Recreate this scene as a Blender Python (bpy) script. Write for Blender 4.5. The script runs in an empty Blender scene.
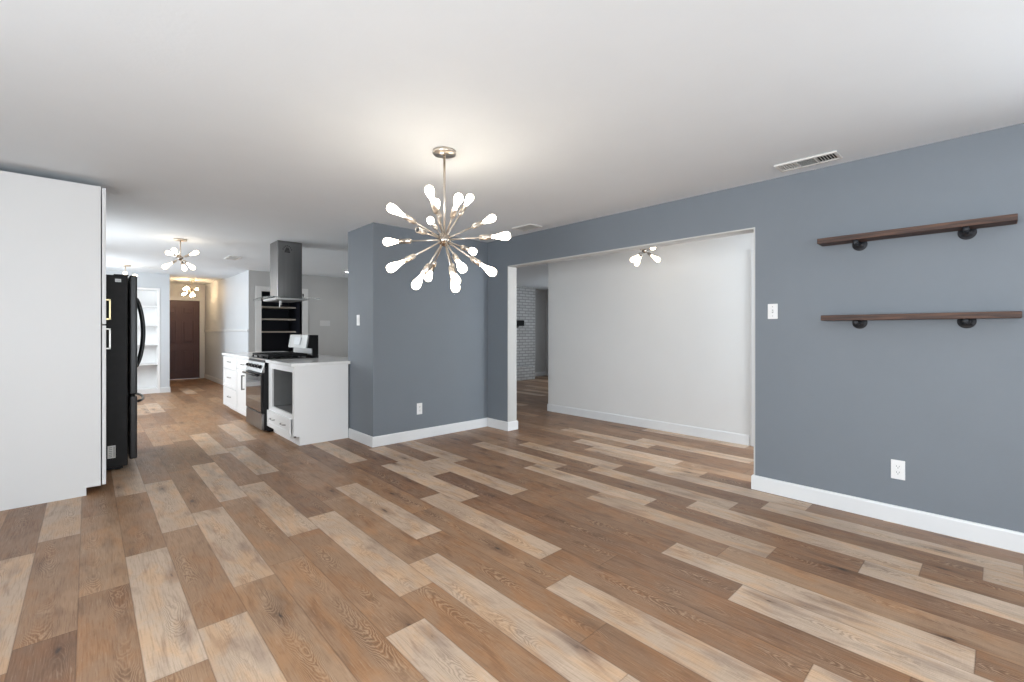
import bpy, bmesh, math, random
from mathutils import Vector, Matrix

random.seed(7)
scene = bpy.context.scene
COL = scene.collection

# ------------------------------------------------------------------ camera
F_PX, CX, HORIZON, CAM_H = 455.0, 512.0, 331.6, 1.255
THETA = math.atan((512 - 87.75) / F_PX)
cam_data = bpy.data.cameras.new('camera')
cam_data.sensor_width = 36.0
cam_data.lens = F_PX * 36.0 / 1024.0
cam_data.shift_y = -(341.0 - HORIZON) / 1024.0
cam_data.clip_start = 0.05
camera = bpy.data.objects.new('camera', cam_data)
camera.location = (0, 0, CAM_H)
camera.rotation_euler = (math.pi / 2, 0, -THETA)
COL.objects.link(camera)
scene.camera = camera

# ------------------------------------------------------------------ view, world, daylight
scene.view_settings.view_transform = 'Standard'
scene.view_settings.look = 'None'
scene.view_settings.exposure = 0.0
scene.view_settings.gamma = 1.0
scene.view_settings.use_curve_mapping = False

world = bpy.data.worlds.new('sky')
scene.world = world
world.use_nodes = True
wn = world.node_tree
wn.nodes['Background'].inputs['Color'].default_value = (0.72, 0.86, 1.0, 1)
wn.nodes['Background'].inputs['Strength'].default_value = 1.2


def daylight(name, loc, rot, sx, sy, watts, color):
    d = bpy.data.lights.new(name, 'AREA')
    d.shape = 'RECTANGLE'
    d.size, d.size_y = sx, sy
    d.energy = watts
    d.color = color
    o = bpy.data.objects.new(name, d)
    o.location = loc
    o.rotation_euler = rot
    COL.objects.link(o)
    return o


HP = math.pi / 2
# each sits outside an opening placed out of view; upward tilts added to brighten ceilings
daylight('daylight_patio_window', (-0.4, -3.7, 1.2), (HP + 0.6, 0, 0), 3.2, 2.0, 118, (0.90, 0.96, 1.0))
daylight('daylight_left_window', (-3.3, 0.3, 1.3), (0, -HP - 0.6, 0), 1.7, 2.6, 318, (0.90, 0.96, 1.0))
daylight('added_right_window_light', (4.6, -1.9, 1.2), (0, HP + 0.6, 0), 1.9, 2.0, 125, (0.90, 0.96, 1.0))  # added source out of view, brightens the ceiling on the right
daylight('daylight_kitchen_window', (-0.86, 7.3, 1.55), (0, -HP + 0.5, 0), 1.0, 1.5, 80, (0.92, 0.97, 1.0))
daylight('added_far_kitchen_light', (-0.86, 10.3, 1.5), (0, -HP + 0.3, 0), 1.2, 1.4, 80, (0.90, 0.96, 1.0))  # added source out of view, brightens the far kitchen and hall corner
daylight('daylight_side_room_window', (4.7, -1.05, 1.4), (HP + 0.5, 0, 0), 1.0, 1.6, 140, (0.90, 0.96, 1.0))
daylight('daylight_living_window', (9.85, 6.4, 1.4), (0, HP, 0), 1.4, 2.2, 26, (0.92, 0.97, 1.0))


# ------------------------------------------------------------------ materials
def new_mat(name):
    m = bpy.data.materials.new(name)
    m.use_nodes = True
    return m, m.node_tree.nodes, m.node_tree.links, m.node_tree.nodes['Principled BSDF']


def mat(name, color, rough=0.5, metal=0.0, var=0.04, scale=6.0, bump=0.0, bump_scale=120.0, spec=0.5, coat=0.0, stretch=None):
    m, N, L, b = new_mat(name)
    tc = N.new('ShaderNodeTexCoord')
    mp = N.new('ShaderNodeMapping')
    if stretch:
        mp.inputs['Scale'].default_value = stretch
    L.new(tc.outputs['Object'], mp.inputs['Vector'])
    nz = N.new('ShaderNodeTexNoise')
    nz.inputs['Scale'].default_value = scale
    nz.inputs['Detail'].default_value = 4
    L.new(mp.outputs['Vector'], nz.inputs['Vector'])
    mx = N.new('ShaderNodeMix')
    mx.data_type = 'RGBA'
    mx.inputs['A'].default_value = tuple(max(0, c * (1 - var)) for c in color) + (1,)
    mx.inputs['B'].default_value = tuple(min(1, c * (1 + var)) for c in color) + (1,)
    L.new(nz.outputs['Fac'], mx.inputs['Factor'])
    L.new(mx.outputs['Result'], b.inputs['Base Color'])
    b.inputs['Roughness'].default_value = rough
    b.inputs['Metallic'].default_value = metal
    b.inputs['Specular IOR Level'].default_value = spec
    b.inputs['Coat Weight'].default_value = coat
    if bump > 0:
        n2 = N.new('ShaderNodeTexNoise')
        n2.inputs['Scale'].default_value = bump_scale
        n2.inputs['Detail'].default_value = 3
        L.new(mp.outputs['Vector'], n2.inputs['Vector'])
        bp = N.new('ShaderNodeBump')
        bp.inputs['Strength'].default_value = bump
        bp.inputs['Distance'].default_value = 0.004
        L.new(n2.outputs['Fac'], bp.inputs['Height'])
        L.new(bp.outputs['Normal'], b.inputs['Normal'])
    return m


def glow(name, color, strength):
    m, N, L, b = new_mat(name)
    b.inputs['Base Color'].default_value = (0.9, 0.85, 0.75, 1)
    b.inputs['Roughness'].default_value = 0.15
    b.inputs['Emission Color'].default_value = color + (1,)
    b.inputs['Emission Strength'].default_value = strength
    return m


M_BLUE = mat('blue_gray_wall_paint', (0.168, 0.191, 0.219), 0.55, var=0.05, scale=2.5, bump=0.12, bump_scale=140)
M_GRAY = mat('kitchen_gray_wall_paint', (0.52, 0.52, 0.515), 0.6, var=0.03, scale=3, bump=0.08)
M_PALE = mat('pale_gray_wall_paint', (0.70, 0.70, 0.695), 0.6, var=0.02, scale=3, bump=0.10)
M_COOL = mat('cool_white_wall_paint', (0.60, 0.63, 0.66), 0.6, var=0.02, scale=3, bump=0.06)
M_CEIL = mat('ceiling_paint', (0.80, 0.845, 0.885), 0.75, var=0.02, scale=4, bump=0.15, bump_scale=60)
M_TRIM = mat('white_trim_paint', (0.72, 0.73, 0.74), 0.35, var=0.01)
M_CABW = mat('bright_cabinet_paint', (0.82, 0.82, 0.82), 0.4, var=0.012, scale=3)
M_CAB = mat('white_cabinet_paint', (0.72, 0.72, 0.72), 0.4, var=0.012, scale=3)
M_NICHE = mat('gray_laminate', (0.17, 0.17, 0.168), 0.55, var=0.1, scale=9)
M_QUARTZ = mat('white_quartz', (0.80, 0.80, 0.79), 0.14, var=0.05, scale=22)
M_NICKEL = mat('brushed_nickel', (0.66, 0.60, 0.53), 0.3, 1.0, var=0.05, scale=30)
M_HANDLE = mat('satin_nickel', (0.22, 0.21, 0.20), 0.32, 1.0, var=0.05, scale=30)
M_STEEL = mat('brushed_steel', (0.22, 0.22, 0.22), 0.28, 1.0, var=0.16, scale=40, stretch=(1, 1, 0.03))
M_STEELL = mat('light_steel', (0.40, 0.40, 0.395), 0.34, 1.0, var=0.06, scale=40)
M_BLACK = mat('black_enamel', (0.008, 0.008, 0.009), 0.32, var=0.3, scale=10, spec=0.3)
M_FRIDGE = mat('black_textured_steel', (0.015, 0.015, 0.016), 0.45, var=0.25, scale=18, bump=0.1, bump_scale=260, spec=0.22)
M_FRIDGED = mat('black_stainless', (0.045, 0.045, 0.046), 0.3, 0.85, var=0.12, scale=30, stretch=(1, 1, 0.04))
M_OVENGLASS = mat('dark_oven_glass', (0.018, 0.019, 0.021), 0.05, var=0.2, spec=0.9, coat=0.6)
M_IRON = mat('black_iron_pipe', (0.025, 0.027, 0.032), 0.45, 0.5, var=0.3, scale=60, bump=0.25, bump_scale=300)
M_CAST = mat('cast_iron_grate', (0.010, 0.010, 0.011), 0.65, var=0.3, scale=60, spec=0.2)
M_PLATE = mat('white_plastic', (0.80, 0.80, 0.80), 0.3, var=0.01)
M_SLOT = mat('dark_slot', (0.05, 0.05, 0.05), 0.7, var=0.1)
M_VENT = mat('white_vent_metal', (0.72, 0.72, 0.70), 0.45, var=0.03)
M_LOUVER = mat('gray_louver_metal', (0.42, 0.42, 0.41), 0.5, var=0.03)
M_VOID = mat('dark_duct', (0.03, 0.03, 0.03), 0.9, var=0.1)
M_NAVY = mat('navy_pantry_paint', (0.018, 0.022, 0.036), 0.5, var=0.08)
M_PINE = mat('pale_pantry_shelf_wood', (0.82, 0.74, 0.64), 0.5, var=0.12, scale=12, stretch=(0.4, 6, 6))
M_DOOR = mat('dark_plum_door_paint', (0.105, 0.056, 0.060), 0.4, var=0.08, scale=5)
M_LABEL = mat('white_paper_label', (0.72, 0.72, 0.70), 0.6, var=0.02)
M_PRINT = mat('gray_print', (0.28, 0.28, 0.28), 0.7, var=0.05)
M_SCREEN = mat('pale_console_display', (0.62, 0.64, 0.66), 0.15, var=0.03)
M_BULB = glow('warm_bulb_glow', (1.0, 0.87, 0.70), 15.5)
M_BULBK = glow('bright_bulb_glow', (1.0, 0.80, 0.56), 8.0)
M_BULBH = glow('amber_bulb_glow', (1.0, 0.68, 0.38), 55.0)
M_DOWN = glow('downlight_glow', (1.0, 0.96, 0.9), 70.0)

# clear glass canopy
m, N, L, b = new_mat('smoked_clear_glass')
b.inputs['Base Color'].default_value = (0.75, 0.80, 0.79, 1)
b.inputs['Transmission Weight'].default_value = 0.9
b.inputs['Roughness'].default_value = 0.03
b.inputs['IOR'].default_value = 1.45
M_GLASS = m


def wood_reclaimed():
    m, N, L, b = new_mat('dark_reclaimed_wood')
    tc = N.new('ShaderNodeTexCoord')
    mp = N.new('ShaderNodeMapping')
    mp.inputs['Scale'].default_value = (30, 1.6, 30)
    L.new(tc.outputs['Object'], mp.inputs['Vector'])
    nz = N.new('ShaderNodeTexNoise')
    nz.inputs['Scale'].default_value = 3.0
    nz.inputs['Detail'].default_value = 8
    nz.inputs['Distortion'].default_value = 0.6
    L.new(mp.outputs['Vector'], nz.inputs['Vector'])
    cr = N.new('ShaderNodeValToRGB')
    e = cr.color_ramp.elements
    e[0].position, e[0].color = 0.28, (0.018, 0.009, 0.007, 1)
    e[1].position, e[1].color = 0.75, (0.150, 0.072, 0.042, 1)
    k = cr.color_ramp.elements.new(0.5)
    k.color = (0.062, 0.029, 0.019, 1)
    L.new(nz.outputs['Fac'], cr.inputs['Fac'])
    L.new(cr.outputs['Color'], b.inputs['Base Color'])
    b.inputs['Roughness'].default_value = 0.6
    bp = N.new('ShaderNodeBump')
    bp.inputs['Strength'].default_value = 0.5
    bp.inputs['Distance'].default_value = 0.004
    L.new(nz.outputs['Fac'], bp.inputs['Height'])
    L.new(bp.outputs['Normal'], b.inputs['Normal'])
    return m


M_SHELF = wood_reclaimed()


def brick_mat():
    m, N, L, b = new_mat('white_painted_brick')
    tc = N.new('ShaderNodeTexCoord')
    mp = N.new('ShaderNodeMapping')
    mp.inputs['Rotation'].default_value = (HP, 0, 0)
    L.new(tc.outputs['Object'], mp.inputs['Vector'])
    br = N.new('ShaderNodeTexBrick')
    br.inputs['Color1'].default_value = (0.60, 0.60, 0.60, 1)
    br.inputs['Color2'].default_value = (0.52, 0.52, 0.52, 1)
    br.inputs['Mortar'].default_value = (0.30, 0.30, 0.30, 1)
    br.inputs['Scale'].default_value = 1.0
    br.inputs['Brick Width'].default_value = 0.215
    br.inputs['Row Height'].default_value = 0.075
    br.inputs['Mortar Size'].default_value = 0.010
    L.new(mp.outputs['Vector'], br.inputs['Vector'])
    L.new(br.outputs['Color'], b.inputs['Base Color'])
    b.inputs['Roughness'].default_value = 0.7
    bp = N.new('ShaderNodeBump')
    bp.inputs['Strength'].default_value = 0.6
    bp.inputs['Distance'].default_value = 0.006
    bp.invert = True
    L.new(br.outputs['Fac'], bp.inputs['Height'])
    L.new(bp.outputs['Normal'], b.inputs['Normal'])
    return m


M_BRICK = brick_mat()


def plank_mat():
    m, N, L, b = new_mat('vinyl_plank_wood')

    def math_(op, a, bb=None, clamp=False):
        n = N.new('ShaderNodeMath')
        n.operation = op
        n.use_clamp = clamp
        for i, v in enumerate((a, bb)):
            if v is None:
                continue
            if isinstance(v, (int, float)):
                n.inputs[i].default_value = v
            else:
                L.new(v, n.inputs[i])
        return n.outputs[0]

    def mix(f, a, bb, mode='MIX'):
        n = N.new('ShaderNodeMix')
        n.data_type = 'RGBA'
        n.blend_type = mode
        for key, v in (('Factor', f), ('A', a), ('B', bb)):
            if isinstance(v, tuple):
                n.inputs[key].default_value = v + (1,)
            elif isinstance(v, (int, float)):
                n.inputs[key].default_value = v
            else:
                L.new(v, n.inputs[key])
        return n.outputs['Result']

    def ramp(f, stops):
        n = N.new('ShaderNodeValToRGB')
        e = n.color_ramp.elements
        while len(e) < len(stops):
            e.new(0.5)
        for i, (p, c) in enumerate(stops):
            e[i].position = p
            e[i].color = (c + (1,)) if isinstance(c, tuple) else (c, c, c, 1)
        L.new(f, n.inputs['Fac'])
        return n.outputs['Color']

    uv = N.new('ShaderNodeUVMap')
    uv.uv_map = 'plank'
    sx = N.new('ShaderNodeSeparateXYZ')
    L.new(uv.outputs['UV'], sx.inputs[0])
    U, V = sx.outputs[0], sx.outputs[1]
    at = N.new('ShaderNodeAttribute')
    at.attribute_name = 'tone'
    sc = N.new('ShaderNodeSeparateColor')
    L.new(at.outputs['Color'], sc.inputs[0])
    T, R1, R2 = sc.outputs[0], sc.outputs[1], sc.outputs[2]

    def vec(us, vs):
        c = N.new('ShaderNodeCombineXYZ')
        L.new(math_('ADD', math_('MULTIPLY', U, us), math_('MULTIPLY', R1, 37.0)), c.inputs[0])
        L.new(math_('ADD', math_('MULTIPLY', V, vs), math_('MULTIPLY', R2, 53.0)), c.inputs[1])
        L.new(math_('MULTIPLY', R1, 11.0), c.inputs[2])
        return c.outputs[0]

    def noise(v, s, d=4, dist=0.0):
        n = N.new('ShaderNodeTexNoise')
        n.inputs['Scale'].default_value = s
        n.inputs['Detail'].default_value = d
        n.inputs['Distortion'].default_value = dist
        L.new(v, n.inputs['Vector'])
        return n.outputs['Fac']

    base = ramp(T, [(0.0, (0.185, 0.097, 0.058)), (0.28, (0.260, 0.146, 0.085)), (0.5, (0.37, 0.222, 0.130)),
                    (0.72, (0.46, 0.310, 0.200)), (1.0, (0.63, 0.488, 0.372))])
    blk = noise(vec(1.2, 2.4), 1.0, 1)
    base = mix(ramp(blk, [(0.42, 0.0), (0.50, 0.55)]), base, mix(1.0, base, (0.80, 0.78, 0.77), 'MULTIPLY'))
    # broad blotches of warmer, darker and greyer wood
    blot = noise(vec(9, 3.0), 1.2, 4, 0.5)
    warm = mix(ramp(blot, [(0.45, 0.0), (0.62, 0.9)]), base, mix(1.0, base, (1.08, 0.94, 0.78), 'MULTIPLY'))
    gray = mix(ramp(noise(vec(11, 2.6), 1.1, 5, 0.8), [(0.54, 0.0), (0.70, 0.8)]), warm,
               mix(1.0, warm, (0.68, 0.63, 0.62), 'MULTIPLY'))
    # cathedral figure: parabolic arches running along the board, bent by soft noise
    uc = math_('ADD', 0.045, math_('MULTIPLY', R2, 0.095))
    wv = noise(vec(3.0, 1.6), 1.0, 2)
    du = math_('ADD', math_('SUBTRACT', U, uc), math_('MULTIPLY', math_('SUBTRACT', wv, 0.5), 0.055))
    par = math_('MULTIPLY', math_('MULTIPLY', du, du), 2300.0)
    sgn = math_('SUBTRACT', math_('MULTIPLY', math_('GREATER_THAN', R1, 0.5), 2.0), 1.0)
    arch = math_('ADD', math_('ADD', par, math_('MULTIPLY', math_('MULTIPLY', V, sgn), 17.0)), math_('MULTIPLY', noise(vec(11, 4.0), 1.2, 4, 0.3), 9.0))
    lines = math_('PINGPONG', arch, 0.5)
    linef = ramp(lines, [(0.02, 1.0), (0.16, 0.4), (0.36, 0.0)])
    near = ramp(math_('ABSOLUTE', du), [(0.018, 1.0), (0.065, 0.12)])
    figmask = mix(1.0, near, ramp(noise(vec(2.0, 1.9), 1.2, 2), [(0.44, 0.08), (0.60, 1.0)]), 'MULTIPLY')
    figamt = mix(1.0, linef, figmask, 'MULTIPLY')
    g1 = mix(math_('MULTIPLY', figamt, 0.62), gray, mix(1.0, gray, (0.46, 0.40, 0.36), 'MULTIPLY'))
    pale = ramp(lines, [(0.30, 0.0), (0.46, 1.0)])
    g2 = mix(math_('MULTIPLY', mix(1.0, pale, figmask, 'MULTIPLY'), 0.34), g1, (0.62, 0.46, 0.31))
    # fine grain flecks and light cross saw marks
    grain = noise(vec(190, 9), 1.0, 5, 0.2)
    g3 = mix(ramp(grain, [(0.36, 0.42), (0.50, 0.0)]), g2, mix(1.0, g2, (0.62, 0.57, 0.54), 'MULTIPLY'))
    saw = noise(vec(26, 260), 1.0, 3)
    g3b = mix(ramp(saw, [(0.52, 0.0), (0.66, 0.28)]), g3, mix(1.0, g3, (1.22, 1.22, 1.22), 'MULTIPLY'))
    gl = mix(ramp(noise(vec(120, 6), 1.7, 4), [(0.58, 0.0), (0.72, 0.22)]), g3b, (0.62, 0.49, 0.36))
    # knots with a dark smudge round them
    vo = N.new('ShaderNodeTexVoronoi')
    vo.inputs['Scale'].default_value = 1.0
    wob = N.new('ShaderNodeVectorMath')
    wob.operation = 'ADD'
    wn_ = N.new('ShaderNodeTexNoise')
    wn_.inputs['Scale'].default_value = 7.0
    wn_.inputs['Detail'].default_value = 2
    kv = vec(7.0, 1.9)
    L.new(kv, wn_.inputs['Vector'])
    sc_ = N.new('ShaderNodeVectorMath')
    sc_.operation = 'SCALE'
    sc_.inputs['Scale'].default_value = 0.22
    L.new(wn_.outputs['Color'], sc_.inputs[0])
    L.new(kv, wob.inputs[0])
    L.new(sc_.outputs[0], wob.inputs[1])
    L.new(wob.outputs[0], vo.inputs['Vector'])
    sm = ramp(vo.outputs['Distance'], [(0.06, 0.60), (0.34, 0.0)])
    g3c = mix(sm, gl, mix(1.0, gl, (0.40, 0.35, 0.36), 'MULTIPLY'))
    kn = ramp(vo.outputs['Distance'], [(0.025, 0.9), (0.085, 0.0)])
    g4 = mix(kn, g3c, (0.05, 0.032, 0.026))
    # seams
    w, ln = 0.1853, 1.245
    eu = math_('MINIMUM', U, math_('SUBTRACT', w, U))
    ev = math_('MINIMUM', V, math_('SUBTRACT', ln, V))
    seam = ramp(math_('MINIMUM', eu, ev), [(0.0005, 0.6), (0.0018, 0.0)])
    g5 = mix(seam, g4, mix(1.0, g4, (0.42, 0.38, 0.36), 'MULTIPLY'))
    L.new(g5, b.inputs['Base Color'])
    rr = ramp(grain, [(0.3, 0.46), (0.7, 0.36)])
    L.new(rr, b.inputs['Roughness'])
    b.inputs['Specular IOR Level'].default_value = 0.42
    bp = N.new('ShaderNodeBump')
    bp.inputs['Strength'].default_value = 0.12
    bp.inputs['Distance'].default_value = 0.002
    L.new(grain, bp.inputs['Height'])
    L.new(bp.outputs['Normal'], b.inputs['Normal'])
    return m


M_FLOOR = plank_mat()

# ------------------------------------------------------------------ builders
ORIGIN = {}


def tag(o, label=None, cat=None, group=None, kind=None):
    if label:
        o['label'] = label
    if cat:
        o['category'] = cat
    if group:
        o['group'] = group
    if kind:
        o['kind'] = kind
    return o


def thing(name, label, cat, loc, group=None):
    o = bpy.data.objects.new(name, None)
    o.empty_display_size = 0.1
    o.location = loc
    COL.objects.link(o)
    ORIGIN[o.name] = Vector(loc)
    return tag(o, label, cat, group)


class MB:
    """Collects shapes given in world coordinates and links them as ONE mesh object."""

    def __init__(s):
        s.bm = bmesh.new()

    def box(s, x0, y0, z0, x1, y1, z1, bev=0.0, seg=2):
        r = bmesh.ops.create_cube(s.bm, size=1.0)
        vs = r['verts']
        bmesh.ops.scale(s.bm, vec=(abs(x1 - x0), abs(y1 - y0), abs(z1 - z0)), verts=vs)
        bmesh.ops.translate(s.bm, vec=((x0 + x1) / 2, (y0 + y1) / 2, (z0 + z1) / 2), verts=vs)
        if bev > 0:
            es = list({e for v in vs for e in v.link_edges})
            bmesh.ops.bevel(s.bm, geom=es, offset=bev, segments=seg, affect='EDGES', profile=0.5)
        return s

    def cyl(s, p, q, r, r2=None, n=16, bev=0.0):
        p, q = Vector(p), Vector(q)
        d = q - p
        rr = bmesh.ops.create_cone(s.bm, cap_ends=True, segments=n, radius1=r, radius2=r if r2 is None else r2, depth=d.length)
        M = Matrix.Translation((p + q) / 2) @ d.to_track_quat('Z', 'Y').to_matrix().to_4x4()
        bmesh.ops.transform(s.bm, matrix=M, verts=rr['verts'])
        for v in rr['verts']:
            for f in v.link_faces:
                if len(f.verts) == 4:
                    f.smooth = True
        return s

    def lathe(s, prof, base=(0, 0, 0), axis=(0, 0, 1), n=20):
        M = Matrix.Translation(Vector(base)) @ Vector(axis).to_track_quat('Z', 'Y').to_matrix().to_4x4()
        rings = []
        for r, z in prof:
            if r < 1e-6:
                rings.append([s.bm.verts.new(M @ Vector((0, 0, z)))])
            else:
                rings.append([s.bm.verts.new(M @ Vector((r * math.cos(2 * math.pi * i / n), r * math.sin(2 * math.pi * i / n), z))) for i in range(n)])
        for a, c in zip(rings[:-1], rings[1:]):
            for i in range(n):
                j = (i + 1) % n
                if len(a) == 1 and len(c) == 1:
                    continue
                if len(a) == 1:
                    f = s.bm.faces.new((a[0], c[j], c[i]))
                elif len(c) == 1:
                    f = s.bm.faces.new((a[i], a[j], c[0]))
                else:
                    f = s.bm.faces.new((a[i], a[j], c[j], c[i]))
                f.smooth = True
        for ring, flip in ((rings[0], True), (rings[-1], False)):
            if len(ring) > 2:
                s.bm.faces.new(list(reversed(ring)) if flip else ring)
        return s

    def tube(s, pts, r, n=10, rfun=None):
        pts = [Vector(p) for p in pts]
        rings = []
        up = Vector((0.13, 0.21, 0.97)).normalized()
        for i, p in enumerate(pts):
            t = (pts[min(i + 1, len(pts) - 1)] - pts[max(i - 1, 0)]).normalized()
            a = t.cross(up)
            if a.length < 0.05:
                a = t.cross(Vector((1, 0, 0)))
            a.normalize()
            c = t.cross(a).normalized()
            rad = rfun(i / (len(pts) - 1)) if rfun else r
            rings.append([s.bm.verts.new(p + rad * (math.cos(2 * math.pi * k / n) * a + math.sin(2 * math.pi * k / n) * c)) for k in range(n)])
        for A, B in zip(rings[:-1], rings[1:]):
            for k in range(n):
                f = s.bm.faces.new((A[k], A[(k + 1) % n], B[(k + 1) % n], B[k]))
                f.smooth = True
        s.bm.faces.new(list(reversed(rings[0])))
        s.bm.faces.new(rings[-1])
        return s

    def prism(s, poly, a, c, axis='z', bev=0.0):
        """poly: 2D points; extruded from a to c along axis."""
        def P(p, t):
            if axis == 'z':
                return (p[0], p[1], t)
            if axis == 'y':
                return (p[0], t, p[1])
            return (t, p[0], p[1])
        lo = [s.bm.verts.new(P(p, a)) for p in poly]
        hi = [s.bm.verts.new(P(p, c)) for p in poly]
        n = len(poly)
        fs = [s.bm.faces.new(lo), s.bm.faces.new(hi)]
        for i in range(n):
            fs.append(s.bm.faces.new((lo[i], lo[(i + 1) % n], hi[(i + 1) % n], hi[i])))
        if bev > 0:
            es = list({e for f in fs for e in f.edges})
            bmesh.ops.bevel(s.bm, geom=es, offset=bev, segments=2, affect='EDGES', profile=0.5)
        return s

    def build(s, name, material, parent=None, loc=None, recalc=True):
        if recalc:
            bmesh.ops.recalc_face_normals(s.bm, faces=s.bm.faces[:])
        me = bpy.data.meshes.new(name)
        s.bm.to_mesh(me)
        s.bm.free()
        me.materials.append(material)
        o = bpy.data.objects.new(name, me)
        COL.objects.link(o)
        if parent is not None:
            org = ORIGIN[parent.name]
            me.transform(Matrix.Translation(-org))
            o.parent = parent
            ORIGIN[o.name] = org
        else:
            org = Vector(loc) if loc else Vector((0, 0, 0))
            if loc:
                me.transform(Matrix.Translation(-org))
                o.location = org
            ORIGIN[o.name] = org
        return o


def struct(name, mb, material, label, cat, parent=None):
    o = mb.build(name, material, parent)
    if parent is None:
        tag(o, label, cat, kind='structure')
    return o


# ------------------------------------------------------------------ floor of planks
PW, PL, PX0 = 0.1853, 1.245, 0.338
PH = {-4: 0.0, -3: 0.16, -2: 0.47, -1: 0.825, 0: 1.06, 1: 0.07, 2: 0.175, 3: 0.475, 4: 0.69, 5: 0.93, 6: 1.155, 7: 0.27,
      8: 0.48, 9: 0.22, 10: 0.87, 11: 0.065, 12: 1.08, 13: 0.885, 14: 0.505, 15: 0.285, 16: 0.06, 17: 1.16, 18: 0.93,
      19: 0.53, 20: 0.845, 21: 0.3, 22: 0.10, 23: 0.38, 24: 0.95, 25: 0.74}
# joints read off the photograph: row, joint position, tone nearer than the joint, tone beyond it
JOINTS = [(-4, 3.73, 'L', 'D'), (-3, 3.89, 'M', 'L'), (-1, 2.07, 'M', 'L'), (-1, 3.31, 'L', 'M'), (-1, 4.57, 'M', 'L'),
          (0, 3.57, 'M', 'L'), (0, 2.305, 'L', 'M'), (0, 4.76, 'L', 'M'), (1, 2.56, 'W', 'L'), (1, 3.8, 'L', 'M'), (2, 3.92, 'M', 'L'), (2, 5.14, 'L', 'D'),
          (3, 4.21, 'L', 'M'), (3, 1.72, 'L', 'M'), (3, 6.69, 'L', 'W'), (4, 3.2, 'L', 'D'), (4, 1.95, 'M', 'L'), (4, 4.43, 'M', 'L'), (4, 5.65, 'L', 'M'),
          (5, 7.14, 'L', 'M'), (5, 2.17, 'L', 'M'), (5, 0.95, 'L', 'L'), (6, 3.64, 'L', 'M'), (6, 2.41, 'M', 'L'),
          (7, 1.51, 'L', 'M'), (8, 1.72, 'M', 'L'), (8, 2.97, 'L', 'D'), (8, 4.22, 'D', 'L'), (8, 0.48, 'L', 'M'),
          (9, 3.95, 'L', 'D'), (9, 2.71, 'M', 'L'), (10, 0.86, 'L', 'M'), (10, 3.37, 'D', 'L'), (11, 0.06, 'M', 'L'),
          (11, 1.3, 'L', 'M'), (11, 2.56, 'W', 'L'), (11, 3.81, 'L', 'D'), (12, 3.57, 'M', 'L'), (13, 0.89, 'M', 'L'),
          (13, 2.13, 'L', 'M'), (14, 0.5, 'L', 'D'), (14, 1.75, 'W', 'L'), (14, 3.0, 'L', 'M'), (15, 0.28, 'M', 'L'),
          (15, 1.52, 'L', 'D'), (15, 4.01, 'L', 'D'), (15, 2.77, 'D', 'L'), (16, 0.06, 'L', 'D'), (16, 1.31, 'D', 'L'),
          (16, 2.55, 'L', 'D'), (17, 1.15, 'L', 'D'), (17, 2.42, 'D', 'L'), (18, 0.93, 'D', 'L'), (18, 2.18, 'L', 'D'),
          (19, 1.76, 'D', 'L'), (19, 3.03, 'L', 'D'), (20, 3.34, 'L', 'D'), (20, 2.08, 'W', 'L'), (22, 2.59, 'D', 'L'),
          (23, 2.87, 'L', 'D'), (25, 1.99, 'D', 'M')]
TONE = {}
for r_, y_, n_, f_ in JOINTS:
    k_ = round((y_ - PH[r_]) / PL)
    TONE.setdefault((r_, k_ - 1), n_)
    TONE.setdefault((r_, k_), f_)


def build_floor():
    rnd = random.Random(21)
    bm = bmesh.new()
    uvl = bm.loops.layers.uv.new('plank')
    cl = bm.loops.layers.float_color.new('tone')
    x_min, x_max, y_min, y_max = -3.0, 10.0, -3.6, 15.2
    for r in range(int((x_min - PX0) / PW) - 1, int((x_max - PX0) / PW) + 1):
        x0 = PX0 + r * PW
        x1 = x0 + PW
        ph = PH.get(r, rnd.uniform(0, PL))
        k0 = int((y_min - ph) / PL) - 1
        for k in range(k0, int((y_max - ph) / PL) + 1):
            y0 = ph + k * PL
            y1 = y0 + PL
            a, c = max(y0, y_min), min(y1, y_max)
            if c - a < 0.01:
                continue
            t = TONE.get((r, k))
            if t is None:
                t = rnd.choice('MMDWMM' if -5 < r < 26 and -1 < k < 4 else 'MMDWLM')
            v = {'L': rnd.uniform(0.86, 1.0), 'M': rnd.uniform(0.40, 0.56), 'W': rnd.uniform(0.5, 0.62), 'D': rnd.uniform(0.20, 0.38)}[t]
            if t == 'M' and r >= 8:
                v -= 0.12  # mid planks on the right toned darker to mimic light coming from the left
            g, h = rnd.random(), rnd.random()
            vs = [bm.verts.new(p) for p in ((x0, a, 0), (x1, a, 0), (x1, c, 0), (x0, c, 0))]
            f = bm.faces.new(vs)
            for lp, (uu, vv) in zip(f.loops, ((0, a - y0), (PW, a - y0), (PW, c - y0), (0, c - y0))):
                lp[uvl].uv = (uu, vv)
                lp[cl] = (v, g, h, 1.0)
    # slab below the planks
    me = bpy.data.meshes.new('floor')
    r = bmesh.ops.create_cube(bm, size=1.0)
    bmesh.ops.scale(bm, vec=(x_max - x_min, y_max - y_min, 0.1), verts=r['verts'])
    bmesh.ops.translate(bm, vec=((x_min + x_max) / 2, (y_min + y_max) / 2, -0.052), verts=r['verts'])
    bm.to_mesh(me)
    bm.free()
    me.materials.append(M_FLOOR)
    o = bpy.data.objects.new('floor', me)
    COL.objects.link(o)
    tag(o, 'wood-look plank floor in mixed brown and pale tones through all rooms', 'floor', kind='structure')


# colour layer holds linear plank data
build_floor()

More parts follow.
